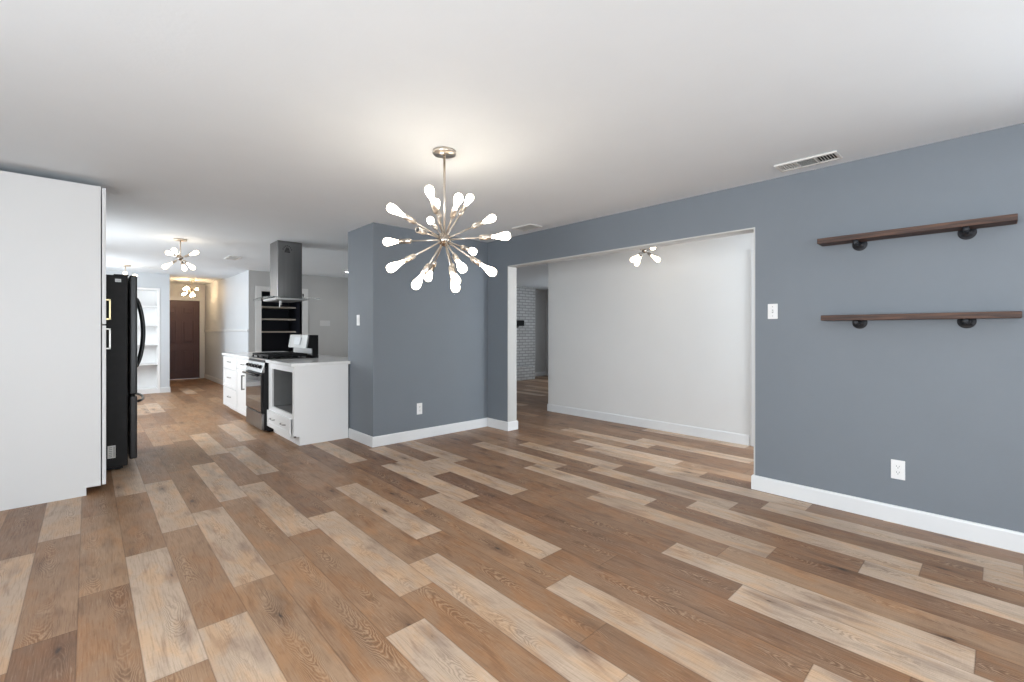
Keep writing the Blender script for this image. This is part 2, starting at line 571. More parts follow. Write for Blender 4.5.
# ------------------------------------------------------------------ room shell
H = 2.44
XR = 3.885          # blue wall on the right
struct('ceiling', MB().prism([(-2.75, -3.15), (4.035, -3.15), (4.035, -0.87), (9.72, -0.87), (9.72, 11.85), (-2.75, 11.85)], H, H + 0.08), M_CEIL, 'smooth white ceiling over the dining area and kitchen', 'ceiling')
struct('ceiling_hall', MB().box(0.9, 11.85, 2.52, 2.9, 15.0, 2.60).box(1.0, 11.80, H + 0.01, 2.6, 11.85, 2.60), M_CEIL,
       'slightly raised ceiling of the entry hall in front of the dark door', 'ceiling')

struct('wall_right', MB().box(XR, -3.15, 0, XR + 0.15, -2.9, H).box(XR, -2.9, 0, XR + 0.15, -0.9, 0.3).box(XR, -2.9, 2.2, XR + 0.15, -0.9, H).box(XR, -0.9, 0, XR + 0.15, 1.328, H).box(XR, 1.328, 2.087, XR + 0.15, 4.252, H).box(XR, 4.252, 0, XR + 0.15, 4.66, H),
       M_BLUE, 'blue-gray wall with the wide opening and two wooden shelves', 'wall')
struct('wall_center', MB().box(2.265, 4.64, 0, 4.035, 5.29, H), M_BLUE, 'projecting blue-gray wall block between kitchen and wide opening', 'wall')
struct('trim_1', MB().box(XR + 0.001, 1.328, 0, XR + 0.149, 1.34, 2.075).box(XR + 0.001, 4.24, 0, XR + 0.149, 4.252, 2.087)
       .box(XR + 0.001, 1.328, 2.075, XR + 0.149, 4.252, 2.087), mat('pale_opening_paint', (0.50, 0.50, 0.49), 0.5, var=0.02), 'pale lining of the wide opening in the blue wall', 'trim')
struct('added_window_7', MB().box(XR + 0.04, -2.9, 0.3, XR + 0.12, -0.9, 0.35).box(XR + 0.04, -2.9, 2.15, XR + 0.12, -0.9, 2.2).box(XR + 0.04, -2.9, 0.35, XR + 0.12, -2.85, 2.15)
       .box(XR + 0.04, -0.95, 0.35, XR + 0.12, -0.9, 2.15), M_TRIM, 'added white framed window lighting the ceiling, in the blue wall beside the camera', 'window')  # unseen frame for the added right-hand light
# back (behind the camera) with a wide patio window, and the left wall with a window
struct('wall_back', MB().box(-2.75, -3.15, 0, -2.0, -3.0, H).box(1.2, -3.15, 0, XR, -3.0, H).box(-2.0, -3.15, 2.2, 1.2, -3.0, H).box(-2.0, -3.15, 0, 1.2, -3.0, 0.2),
       M_PALE, 'pale wall behind the camera with a wide window', 'wall')
struct('window_1', MB().box(-2.0, -3.12, 0.2, 1.2, -3.04, 0.25).box(-2.0, -3.12, 2.15, 1.2, -3.04, 2.2).box(-2.0, -3.12, 0.25, -1.95, -3.04, 2.15)
       .box(1.15, -3.12, 0.25, 1.2, -3.04, 2.15).box(-0.43, -3.12, 0.25, -0.37, -3.04, 2.15), M_TRIM, 'white framed wide window behind the camera', 'window')
struct('wall_left', MB().box(-2.75, -3.0, 0, -2.6, -1.0, H).box(-2.75, 1.6, 0, -2.6, 5.02, H).box(-2.75, -1.0, 0, -2.6, 1.6, 0.45).box(-2.75, -1.0, 2.15, -2.6, 1.6, H),
       M_PALE, 'pale left wall of the dining area with a window', 'wall')
struct('window_2', MB().box(-2.72, -1.0, 0.45, -2.64, 1.6, 0.5).box(-2.72, -1.0, 2.1, -2.64, 1.6, 2.15).box(-2.72, -1.0, 0.5, -2.64, -0.95, 2.1)
       .box(-2.72, 1.55, 0.5, -2.64, 1.6, 2.1).box(-2.72, 0.27, 0.5, -2.64, 0.33, 2.1), M_TRIM, 'white framed window in the left wall', 'window')
struct('wall_pantry_side', MB().box(-2.6, 4.9, 0, -0.66, 5.02, H), M_PALE, 'short pale wall beside the tall white cabinet', 'wall')
struct('wall_kitchen_left', MB().box(-0.78, 5.02, 0, -0.66, 6.55, H).box(-0.78, 8.05, 0, -0.66, 9.6, H).box(-0.78, 11.0, 0, -0.66, 11.73, H).box(-0.78, 9.6, 0, -0.66, 11.0, 0.9).box(-0.78, 9.6, 2.1, -0.66, 11.0, H).box(-0.78, 6.55, 0, -0.66, 8.05, 1.05)
       .box(-0.78, 6.55, 2.05, -0.66, 8.05, H), M_COOL, 'cool white kitchen wall behind the refrigerator', 'wall')
struct('window_3', MB().box(-0.75, 6.55, 1.05, -0.69, 8.05, 1.10).box(-0.75, 6.55, 2.0, -0.69, 8.05, 2.05).box(-0.75, 6.55, 1.1, -0.69, 6.60, 2.0)
       .box(-0.75, 8.00, 1.1, -0.69, 8.05, 2.0).box(-0.75, 7.27, 1.1, -0.69, 7.33, 2.0), M_TRIM, 'white framed kitchen window', 'window')
struct('added_window_6', MB().box(-0.75, 9.6, 0.9, -0.69, 11.0, 0.95).box(-0.75, 9.6, 2.05, -0.69, 11.0, 2.1).box(-0.75, 9.6, 0.95, -0.69, 9.65, 2.05)
       .box(-0.75, 10.95, 0.95, -0.69, 11.0, 2.05), M_TRIM, 'added white framed window lighting the far end of the kitchen', 'window')  # unseen frame for the added far kitchen light
# wall with the built-in shelves
struct('wall_shelf_niche', MB().box(-0.66, 11.73, 0, 0.10, 11.85, H).box(1.085, 11.73, 0, 1.24, 11.85, H).box(0.10, 11.73, 2.145, 1.085, 11.85, H)
       .box(0.08, 12.16, 0, 1.12, 12.22, H).box(0.02, 11.85, 0, 0.08, 12.22, H), M_COOL, 'cool white wall around the built-in shelves', 'wall')
struct('wall_hall_left', MB().box(1.12, 11.85, 0, 1.24, 14.7, 2.52), M_COOL, 'left wall of the entry hall', 'wall')
struct('wall_hall_right', MB().box(2.265, 9.873, 0, 2.43, 11.85, H), M_COOL, 'cool white wall with chair rail between kitchen and hall', 'wall')
struct('wall_hall_inner', MB().box(2.325, 11.85, 0, 2.43, 14.7, 2.52), M_COOL, 'warm-lit right wall of the entry hall', 'wall')
struct('wall_front', MB().box(1.0, 14.7, 0, 1.30, 14.85, 2.52).box(2.205, 14.7, 0, 2.6, 14.85, 2.52).box(1.30, 14.7, 2.08, 2.205, 14.85, 2.52), M_PALE,
       'end wall of the hall around the dark front door', 'wall')
# kitchen back wall with pantry doorway
struct('wall_kitchen_back', MB().box(2.269, 9.87, 0, 2.49, 9.99, H).box(3.25, 9.87, 0, 4.42, 9.99, H).box(2.49, 9.87, 2.05, 3.25, 9.99, H), M_GRAY,
       'gray kitchen back wall around the navy pantry doorway', 'wall')
struct('wall_kitchen_right', MB().box(4.3, 5.29, 0, 4.42, 9.87, H).box(4.035, 5.17, 0, 4.42, 5.29, H), M_GRAY, 'gray right wall of the kitchen', 'wall')
struct('wall_pantry', MB().box(2.37, 9.99, 0, 2.43, 11.0, H).box(3.30, 9.99, 0, 3.38, 11.0, H).box(2.43, 10.9, 0, 3.30, 11.0, H), M_NAVY,
       'navy painted walls inside the pantry', 'wall')
# rooms to the right
struct('wall_side_room', MB().box(5.335, -0.75, 0, 5.455, 4.88, H), M_PALE, 'long pale gray wall seen through the wide opening', 'wall')
struct('wall_side_room_end', MB().box(4.035, -0.87, 0, 4.2, -0.75, H).box(5.2, -0.87, 0, 5.455, -0.75, H).box(4.2, -0.87, 0, 5.2, -0.75, 0.6).box(4.2, -0.87, 2.2, 5.2, -0.75, H), M_PALE,
       'end wall of the side room with a window', 'wall')
struct('window_4', MB().box(4.2, -0.85, 0.6, 5.2, -0.78, 0.65).box(4.2, -0.85, 2.15, 5.2, -0.78, 2.2).box(4.2, -0.85, 0.65, 4.25, -0.78, 2.15)
       .box(5.15, -0.85, 0.65, 5.2, -0.78, 2.15), M_TRIM, 'white framed side room window', 'window')
struct('wall_living_near', MB().box(5.455, 4.76, 0, 9.72, 4.88, H), M_PALE, 'near wall of the living room', 'wall')
struct('wall_living_back', MB().box(4.42, 8.9, 0, 9.72, 9.02, H), M_GRAY, 'gray wall beside the white brick chimney', 'wall')
struct('wall_living_right', MB().box(9.6, 4.88, 0, 9.72, 5.3, H).box(9.6, 7.5, 0, 9.72, 8.9, H).box(9.6, 5.3, 0, 9.72, 7.5, 0.6).box(9.6, 5.3, 2.2, 9.72, 7.5, H), M_PALE,
       'right wall of the living room with a window', 'wall')
struct('window_5', MB().box(9.62, 5.3, 0.6, 9.70, 7.5, 0.65).box(9.62, 5.3, 2.15, 9.70, 7.5, 2.2).box(9.62, 5.3, 0.65, 9.70, 5.35, 2.15)
       .box(9.62, 7.45, 0.65, 9.70, 7.5, 2.15), M_TRIM, 'white framed living room window', 'window')


def baseboard(name, pts, side, label, h=0.113, t=0.013):
    """pts: polyline on the wall face; side=+1 puts the board on the left of the walking direction."""
    P = [Vector((x, y)) for x, y in pts]
    prof = [(0, 0), (t, 0), (t, h - 0.014), (t * 0.75, h - 0.004), (t * 0.35, h), (0, h)]
    offs = []
    for i, p in enumerate(P):
        ns = []
        if i > 0:
            d = (P[i] - P[i - 1]).normalized()
            ns.append(Vector((-d.y, d.x)) * side)
        if i < len(P) - 1:
            d = (P[i + 1] - P[i]).normalized()
            ns.append(Vector((-d.y, d.x)) * side)
        offs.append(ns[0] if len(ns) == 1 else ns[0] + ns[1])
    mb = MB()
    rings = [[mb.bm.verts.new((p.x + o.x * a, p.y + o.y * a, z)) for a, z in prof] for p, o in zip(P, offs)]
    n = len(prof)
    for A, B in zip(rings[:-1], rings[1:]):
        for k in range(n):
            mb.bm.faces.new((A[k], A[(k + 1) % n], B[(k + 1) % n], B[k]))
    mb.bm.faces.new(rings[0])
    mb.bm.faces.new(list(reversed(rings[-1])))
    return struct(name, mb, M_TRIM, label, 'baseboard')


baseboard('baseboard_right', [(XR, -3.0), (XR, 1.341), (XR + 0.15, 1.341), (XR + 0.15, -0.75)], 1, 'white baseboard along the right blue wall below the shelves')
baseboard('baseboard_center', [(2.265, 5.245), (2.265, 4.64), (XR, 4.64), (XR, 4.239), (XR + 0.151, 4.239), (XR + 0.151, 5.17)], -1,
          'white baseboard around the projecting blue wall block')
baseboard('baseboard_side_room', [(5.335, 1.88), (5.335, 4.88), (5.455, 4.88)], 1, 'white baseboard below the long pale wall')
baseboard('baseboard_living', [(8.83, 8.9), (9.6, 8.9), (9.6, 7.0)], -1, 'white baseboard beside the brick chimney')
baseboard('baseboard_hall_left', [(1.085, 11.73), (1.24, 11.73), (1.24, 14.7)], -1, 'white baseboard at the hall corner by the built-in shelves')
baseboard('baseboard_hall_right', [(2.265, 9.87), (2.265, 11.86), (2.325, 11.86), (2.325, 14.7)], 1, 'white baseboard below the chair rail wall')

# door casing at the end of the long pale wall
struct('trim_2', MB().box(5.313, 1.775, 0, 5.335, 1.862, 2.15, 0.004).box(5.313, 0.75, 2.06, 5.335, 1.775, 2.15, 0.004).box(5.313, 0.66, 0, 5.335, 0.75, 2.15, 0.004), mat('pale_door_casing', (0.58, 0.58, 0.58), 0.4, var=0.01),
       'white door casing at the right end of the pale wall', 'trim')
d2 = struct('door_2', MB().box(5.318, 0.75, 0.008, 5.335, 1.775, 2.06), M_TRIM, 'white door in the pale side room wall', 'door')
# pantry casing
struct('trim_3', MB().box(2.385, 9.85, 0, 2.487, 9.87, 2.145, 0.004).box(3.253, 9.85, 0, 3.37, 9.87, 2.145, 0.004).box(2.487, 9.85, 2.05, 3.253, 9.87, 2.145, 0.004)
       .box(2.478, 9.865, 0, 2.49, 9.99, 2.05).box(3.25, 9.865, 0, 3.262, 9.99, 2.05), mat('pale_casing', (0.74, 0.74, 0.73), 0.45, var=0.02),
       'pale casing around the pantry doorway', 'trim')
# hall front door casing
struct('trim_4', MB().box(2.205, 14.675, 0, 2.30, 14.7, 2.17, 0.004).box(1.22, 14.675, 0, 1.30, 14.7, 2.17, 0.004).box(1.30, 14.675, 2.08, 2.205, 14.7, 2.17, 0.004), M_TRIM,
       'white casing around the dark front door', 'trim')
# chair rail and beadboard below it
mb = MB()
mb.box(2.243, 9.875, 1.255, 2.265, 11.855, 1.30, 0.005)
mb.box(2.303, 11.86, 1.255, 2.325, 14.7, 1.30, 0.005)
struct('trim_5', mb, M_TRIM, 'white chair rail along the hall wall', 'trim')
mb = MB()
y = 9.88
while y < 11.8:
    mb.box(2.257, y, 0.113, 2.265, y + 0.092, 1.255, 0.003, 1)
    y += 0.095
y = 11.87
while y < 14.6:
    mb.box(2.317, y, 0.113, 2.325, y + 0.092, 1.255, 0.003, 1)
    y += 0.095
struct('trim_6', mb, M_COOL, 'beadboard panelling below the chair rail', 'trim')

# front door: six raised panels
mb = MB()
mb.box(1.302, 14.72, 0.01, 2.203, 14.765, 2.078)
for px0, px1 in ((1.42, 1.70), (1.81, 2.09)):
    for pz0, pz1 in ((0.20, 0.78), (0.93, 1.56), (1.70, 1.93)):
        # sunken groove ring and raised field
        mb.box(px0 + 0.0, 14.712, pz0, px1, 14.722, pz0 + 0.02, 0.003, 1)
        mb.box(px0, 14.712, pz1 - 0.02, px1, 14.722, pz1, 0.003, 1)
        mb.box(px0, 14.712, pz0, px0 + 0.02, 14.722, pz1, 0.003, 1)
        mb.box(px1 - 0.02, 14.712, pz0, px1, 14.722, pz1, 0.003, 1)
        mb.box(px0 + 0.045, 14.698, pz0 + 0.045, px1 - 0.045, 14.722, pz1 - 0.045, 0.01, 1)
fd = struct('door_1', mb, M_DOOR, 'dark plum six-panel front door at the end of the hall', 'door')
MB().lathe([(0.001, 0), (0.03, 0.0), (0.03, 0.01), (0.012, 0.015), (0.012, 0.04), (0.028, 0.05), (0.03, 0.065), (0.018, 0.08), (0.0, 0.082)],
           (1.365, 14.72, 0.96), (0, -1, 0)).build('door_knob', M_NICKEL, fd)

# brick chimney, hearth and mantel
t = thing('brick_fireplace', 'white painted brick fireplace glimpsed through the far opening', 'fireplace', (7.7, 8.72, 0))
MB().box(6.6, 8.551, 0, 8.83, 8.898, H - 0.003).build('chimney_breast', M_BRICK, t)
MB().box(6.4, 8.38, 0, 8.645, 8.55, 0.345, 0.006).build('hearth', M_BRICK, t)
m_ = thing('mantel_shelf', 'black wooden mantel shelf on the white brick chimney', 'shelf', (7.6, 8.45, 1.47))
MB().box(6.7, 8.33, 1.40, 8.20, 8.55, 1.545, 0.005).build('board', mat('black_mantel_wood', (0.008, 0.008, 0.008), 0.6, var=0.3, scale=20, spec=0.1), m_)
for bx in (6.95, 8.08):
    MB().prism([(8.55, 1.40), (8.42, 1.40), (8.42, 1.38), (8.515, 1.34), (8.53, 1.25), (8.55, 1.24)], bx - 0.025, bx + 0.025, 'x').build('bracket', mat('gray_bracket', (0.12, 0.12, 0.12), 0.5), m_)


# ------------------------------------------------------------------ tall white cabinet
def pull(parent, p, q, out, mat_=M_HANDLE, r=0.005, stand=0.032, square=False, name='handle', label=None):
    """bar pull between p and q standing off along out."""
    p, q, out = Vector(p), Vector(q), Vector(out)
    d = (q - p).normalized()
    mb = MB()
    if square:
        w = r
        for a in (p, q):
            lo = [min(a[i], (a + out * stand)[i]) - w for i in range(3)]
            hi = [max(a[i], (a + out * stand)[i]) + w for i in range(3)]
            for i in range(3):
                if abs(out[i]) > 0.5:
                    if out[i] > 0:
                        lo[i] += w
                    else:
                        hi[i] -= w
            mb.box(*lo, *hi)
        a, b_ = p + out * stand, q + out * stand
        lo = [min(a[i], b_[i]) - w for i in range(3)]
        hi = [max(a[i], b_[i]) + w for i in range(3)]
        mb.box(*lo, *hi, 0.001, 1)
    else:
        n = 12
        pts = []
        for i in range(n + 1):
            s_ = i / n
            k = min(1.0, 4.5 * min(s_, 1 - s_))
            pts.append(p + (q - p) * s_ + out * (stand * math.sin(k * HP)))
        mb.tube(pts, r, 8)
    o = mb.build(name, mat_, parent)
    if label:
        o['label'] = label
    return o


def shaker(mb, x, y0, y1, z0, z1, th=0.02, rail=0.055, rec=0.007):
    """door/drawer front facing -X; x is the outer face."""
    mb.box(x + rec, y0 + rail, z0 + rail, x + th, y1 - rail, z1 - rail)
    mb.box(x, y0, z0, x + th, y0 + rail, z1, 0.0015, 1)
    mb.box(x, y1 - rail, z0, x + th, y1, z1, 0.0015, 1)
    mb.box(x, y0 + rail, z0, x + th, y1 - rail, z0 + rail, 0.0015, 1)
    mb.box(x, y0 + rail, z1 - rail, x + th, y1 - rail, z1, 0.0015, 1)
    return mb


t = thing('tall_cabinet', 'tall white pantry cabinet with plain side panel at the left edge', 'cabinet', (-0.3, 5.08, 0))
mb = MB()
mb.prism([(-0.655, 0.0), (-0.008, 0.0), (-0.008, 0.06), (0.074, 0.06), (0.074, 2.382), (-0.655, 2.382)], 4.768, 4.787, 'y')   # near side panel with toe notch
mb.box(-0.655, 4.787, 0.06, 0.072, 5.366, 2.380)
mb.box(-0.64, 4.787, 0.0, -0.012, 5.36, 0.06)
mb.prism([(-0.655, 0.0), (-0.008, 0.0), (-0.008, 0.06), (0.074, 0.06), (0.074, 2.382), (-0.655, 2.382)], 5.366, 5.385, 'y')
mb.build('body', M_CAB, t)
for (z0, z1, hz0, hz1, hm, hl) in ((1.314, 2.376, 1.362, 1.525, mat('warm_reflection_pull', (0.75, 0.62, 0.36), 0.3, 1.0, var=0.04), 'bar pull with warm reflection in its colour'),  # yellow tone of the upper pull is a reflection put into its colour
                               (0.062, 1.303, 1.112, 1.277, mat('pale_nickel_pull', (0.60, 0.58, 0.55), 0.32, 1.0, var=0.04), 'nickel bar pull')):
    d = MB().box(0.081, 4.77, z0, 0.105, 5.383, z1, 0.002).build('door', M_CAB, t)
    pull(d, (0.105, 5.17, hz0), (0.105, 5.17, hz1), (1, 0, 0), hm or M_NICKEL, 0.0055, 0.033, True, label=hl)

# ------------------------------------------------------------------ refrigerator
t = thing('refrigerator', 'black french-door refrigerator beside the tall white cabinet', 'refrigerator', (-0.12, 5.89, 0))
MB().box(-0.50, 5.43, 0.035, 0.268, 6.34, 1.765, 0.008).box(-0.45, 5.46, 0.012, 0.235, 6.31, 0.04).build('body', M_FRIDGE, t)
for fx in (-0.4, 0.2):
    for fy in (5.5, 6.27):
        MB().cyl((fx, fy, 0.0), (fx, fy, 0.014), 0.02).build('foot', M_BLACK, t)
for (y0, y1, hy) in ((5.428, 5.882, 5.835), (5.888, 6.342, 5.935)):
    d = MB().box(0.278, y0, 0.675, 0.335, y1, 1.772, 0.014, 3).build('door', M_FRIDGED, t)
    pts = [(0.333 + 0.075 * math.sin(math.pi * s) ** 0.55 if 0 < s < 1 else 0.333, hy, 0.89 + 0.71 * s) for s in [i / 24 for i in range(25)]]
    MB().tube(pts, 0.016, 12).build('handle', M_FRIDGED, d)
d = MB().box(0.278, 5.428, 0.085, 0.335, 6.342, 0.665, 0.014, 3).build('freezer_drawer', M_FRIDGED, t)
pts = [(0.333 + 0.07 * math.sin(math.pi * s) ** 0.5 if 0 < s < 1 else 0.333, 5.50 + 0.77 * s, 0.605) for s in [i / 24 for i in range(25)]]
MB().tube(pts, 0.012, 12).build('handle', M_FRIDGED, d)
for hy in (5.46, 6.31):
    MB().box(0.17, hy - 0.028, 1.762, 0.274, hy + 0.028, 1.774, 0.004).build('hinge_cover', M_BLACK, t)
lb = MB().box(0.129, 5.4275, 0.120, 0.183, 5.43, 0.232).build('energy_label', M_LABEL, t)
mb = MB()
for i in range(6):
    mb.box(0.137, 5.4268, 0.132 + i * 0.016, 0.160, 5.4276, 0.137 + i * 0.016)
mb.box(0.170, 5.4268, 0.130, 0.176, 5.4276, 0.222)
mb.build('print', M_PRINT, lb)
lb = MB().box(0.180, 5.4275, 1.703, 0.221, 5.43, 1.731).build('name_plate', M_STEELL, t)
MB().box(0.186, 5.4268, 1.714, 0.215, 5.4276, 1.720).build('print', M_PRINT, lb)

# ------------------------------------------------------------------ built-in shelves in the far wall
t = thing('built_in_bookcase', 'white built-in shelves in the far wall beyond the refrigerator', 'bookcase', (0.59, 11.9, 0))
mb = MB()
mb.box(0.10, 11.722, 0.0, 0.14, 12.15, 2.14).box(1.045, 11.722, 0.0, 1.083, 12.15, 2.14)
mb.box(0.14, 11.722, 2.10, 1.045, 12.15, 2.14).box(0.14, 12.13, 0.0, 1.045, 12.15, 2.10).box(0.14, 11.735, 0.0, 1.045, 12.13, 0.09)
M_WSH = mat('bright_white_paint', (0.86, 0.86, 0.86), 0.4, var=0.01)
mb.build('frame', M_WSH, t)
for z in (0.60, 1.0, 1.39, 1.78):
    MB().box(0.14, 11.735, z - 0.022, 1.045, 12.13, z).build('shelf', M_WSH, t)

# ------------------------------------------------------------------ peninsula cabinets and counter
FX = 1.645   # face frame plane
t = thing('microwave_cabinet', 'white end base cabinet with open microwave niche above one drawer', 'cabinet', (1.95, 5.72, 0))
mb = MB()
mb.prism([(1.702, 0.0), (2.25, 0.0), (2.25, 0.872), (FX, 0.872), (FX, 0.10), (1.702, 0.10)], 5.25, 5.268, 'y')      # end panel
mb.prism([(1.702, 0.0), (2.25, 0.0), (2.25, 0.872), (FX, 0.872), (FX, 0.10), (1.702, 0.10)], 6.185, 6.203, 'y')
mb.box(1.702, 5.268, 0, 1.72, 6.185, 0.10)
mb.box(FX, 5.268, 0.10, 2.25, 6.185, 0.118)
mb.box(2.232, 5.268, 0.118, 2.25, 6.185, 0.872)
mb.box(FX, 5.268, 0.805, FX + 0.02, 6.185, 0.872).box(FX, 5.268, 0.118, FX + 0.02, 5.302, 0.805).box(FX, 6.06, 0.118, FX + 0.02, 6.185, 0.805)
mb.box(FX, 5.302, 0.285, FX + 0.02, 6.06, 0.342)
mb.box(FX + 0.02, 5.268, 0.855, 2.232, 6.185, 0.872)
mb.build('body', M_CABW, t)
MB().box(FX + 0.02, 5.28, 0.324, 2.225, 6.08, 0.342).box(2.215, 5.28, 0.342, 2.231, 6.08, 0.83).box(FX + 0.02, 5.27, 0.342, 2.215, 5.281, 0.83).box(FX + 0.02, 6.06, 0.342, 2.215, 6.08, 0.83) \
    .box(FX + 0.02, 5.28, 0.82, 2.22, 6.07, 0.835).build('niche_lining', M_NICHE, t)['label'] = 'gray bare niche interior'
MB().box(2.19, 5.282, 0.342, 2.214, 6.059, 0.362).build('cleat', M_CABW, t)
mb = MB()
shaker(mb, FX - 0.021, 5.335, 6.195, 0.09, 0.288)
d = mb.build('drawer', M_CABW, t)
for yc in (5.95, 5.545):
    pull(d, (FX - 0.021, yc - 0.075, 0.205), (FX - 0.021, yc + 0.075, 0.205), (-1, 0, 0), r=0.0045, stand=0.028)
MB().box(1.640, 5.232, 0.095, 1.664, 5.252, 0.112, 0.002).build('catch', M_HANDLE, t)

t = thing('sink_run_cabinet', 'white base cabinet with door above toe kick left of the black range', 'cabinet', (1.95, 7.38, 0))
mb = MB()
mb.box(FX, 6.985, 0.075, 2.25, 7.775, 0.872).box(1.71, 6.985, 0, 2.25, 7.775, 0.075)
mb.build('body', M_CABW, t)
mb = MB()
shaker(mb, FX - 0.021, 6.995, 7.77, 0.715, 0.855, rail=0.04)
d = mb.build('drawer', M_CABW, t)
pull(d, (FX - 0.021, 7.31, 0.785), (FX - 0.021, 7.45, 0.785), (-1, 0, 0), r=0.0045, stand=0.028)
mb = MB()
shaker(mb, FX - 0.021, 6.995, 7.77, 0.07, 0.705)
d = mb.build('door', M_CABW, t)
pull(d, (FX - 0.021, 7.30, 0.44), (FX - 0.021, 7.30, 0.63), (-1, 0, 0), r=0.008, stand=0.034, square=True)

t = thing('drawer_cabinet', 'white three-drawer base cabinet at the far end of the peninsula', 'cabinet', (1.95, 8.23, 0))
mb = MB()
mb.box(FX, 7.777, 0.075, 2.25, 8.69, 0.872).box(1.71, 7.777, 0, 2.25, 8.66, 0.075)
mb.build('body', M_CABW, t)
for z0, z1 in ((0.67, 0.855), (0.375, 0.66), (0.07, 0.365)):
    mb = MB()
    shaker(mb, FX - 0.021, 7.79, 8.68, z0, z1, rail=0.045)
    d = mb.build('drawer', M_CABW, t)
    zz = (z0 + z1) / 2 + 0.02
    pull(d, (FX - 0.021, 8.14, zz), (FX - 0.021, 8.31, zz), (-1, 0, 0), r=0.0045, stand=0.028)

# counter: one slab wrapping round the back of the range; it dies into the blue block
mb = MB()
poly = [(1.61, 5.222), (2.2645, 5.222), (2.2645, 5.291), (2.56, 5.291), (2.56, 8.72), (1.61, 8.72), (1.61, 6.983), (2.262, 6.983), (2.262, 6.206), (1.61, 6.206)]
mb.prism(poly, 0.8735, 0.908)
tag(mb.build('countertop', M_QUARTZ, loc=(1.95, 6.9, 0.8735)), 'white quartz countertop over the peninsula cabinets', 'countertop')

# ------------------------------------------------------------------ gas range
RY0, RY1, RXF = 6.213, 6.975, 1.585
t = thing('gas_range', 'black and steel gas range set into the white peninsula', 'stove', (1.9, 6.594, 0))
MB().box(1.60, RY0, 0.028, 2.24, RY1, 0.895, 0.003).box(1.66, RY0 + 0.03, 0.0, 2.2, RY1 - 0.03, 0.03).build('body', M_BLACK, t)
od = MB().box(RXF - 0.018, RY0 + 0.004, 0.245, 1.602, RY1 - 0.004, 0.735, 0.006).build('oven_door', M_BLACK, t)
MB().box(RXF - 0.0215, RY0 + 0.022, 0.255, RXF - 0.016, RY1 - 0.022, 0.728, 0.002).build('glass', M_OVENGLASS, od)
mb = MB()
mb.cyl((RXF - 0.058, RY0 + 0.03, 0.712), (RXF - 0.058, RY1 - 0.03, 0.712), 0.012)
for hy in (RY0 + 0.07, RY1 - 0.07):
    mb.cyl((RXF - 0.058, hy, 0.712), (RXF - 0.014, hy, 0.712), 0.009)
mb.build('handle', M_BLACK, od)
MB().box(RXF - 0.015, RY0 + 0.004, 0.035, 1.602, RY1 - 0.004, 0.235, 0.006).build('warming_drawer', M_STEEL, t)
cp = MB().prism([(1.60, 0.745), (RXF - 0.02, 0.745), (RXF + 0.018, 0.875), (RXF + 0.04, 0.905), (1.66, 0.905)], RY0, RY1, 'y', 0.002).build('control_panel', M_STEELL, t)
nv = Vector((-0.13, 0, 0.038)).normalized()
for i in range(5):
    c = Vector((RXF - 0.001, RY0 + 0.10 + i * 0.141, 0.812))
    MB().lathe([(0.026, 0.0), (0.026, 0.008), (0.021, 0.01), (0.018, 0.034), (0.014, 0.037), (0.0, 0.037)], c, nv).build('knob', M_BLACK, cp)
MB().box(1.63, RY0, 0.893, 2.15, RY1, 0.915, 0.004).build('cooktop', M_BLACK, t)
for i in range(3):
    y0 = RY0 + 0.012 + i * 0.247
    y1 = y0 + 0.242
    mb = MB()
    zt, zb = 0.966, 0.938
    for (a0, b0, a1, b1) in ((1.645, y0, 1.66, y1), (2.105, y0, 2.12, y1), (1.645, y0, 2.12, y0 + 0.014), (1.645, y1 - 0.014, 2.12, y1), (1.645, (y0 + y1) / 2 - 0.006, 2.12, (y0 + y1) / 2 + 0.006)):
        mb.box(a0, b0, zb, a1, b1, zt, 0.003, 1)
    for xx in (1.76, 1.882, 2.0):
        mb.box(xx - 0.006, y0, zb, xx + 0.006, y1, zt, 0.003, 1)
    for xx in (1.652, 2.112):
        for yy in (y0 + 0.007, y1 - 0.007):
            mb.box(xx - 0.008, yy - 0.007, 0.914, xx + 0.008, yy + 0.007, zb + 0.004)
    mb.build('grate', M_CAST, t)
for bx, by, br in ((1.77, 6.335, 0.05), (2.0, 6.335, 0.04), (1.885, 6.594, 0.055), (1.77, 6.853, 0.04), (2.0, 6.853, 0.05)):
    MB().lathe([(br, 0.0), (br, 0.008), (br * 0.8, 0.01), (br * 0.8, 0.018), (br * 0.5, 0.02), (0.0, 0.02)], (bx, by, 0.914)).build('burner', M_CAST, t)
bg = MB().prism([(2.18, 0.895), (2.255, 0.895), (2.255, 1.21), (2.145, 1.21), (2.135, 1.20), (2.11, 1.035), (2.18, 1.035)], RY0, RY1, 'y', 0.003).build('backguard', M_BLACK, t)
MB().prism([(2.175, 0.935), (2.182, 0.935), (2.182, 1.028), (2.175, 1.028)], RY0 + 0.03, RY1 - 0.01, 'y').build('splash_panel', M_STEELL, bg)
MB().prism([(2.104, 1.032), (2.12, 1.03), (2.15, 1.208), (2.135, 1.213)], RY0 + 0.05, RY1 - 0.005, 'y', 0.002).build('console', M_STEELL, bg)
MB().prism([(2.1025, 1.075), (2.108, 1.072), (2.124, 1.175), (2.1205, 1.178)], RY0 + 0.27, RY0 + 0.52, 'y').build('display', M_SCREEN, bg)

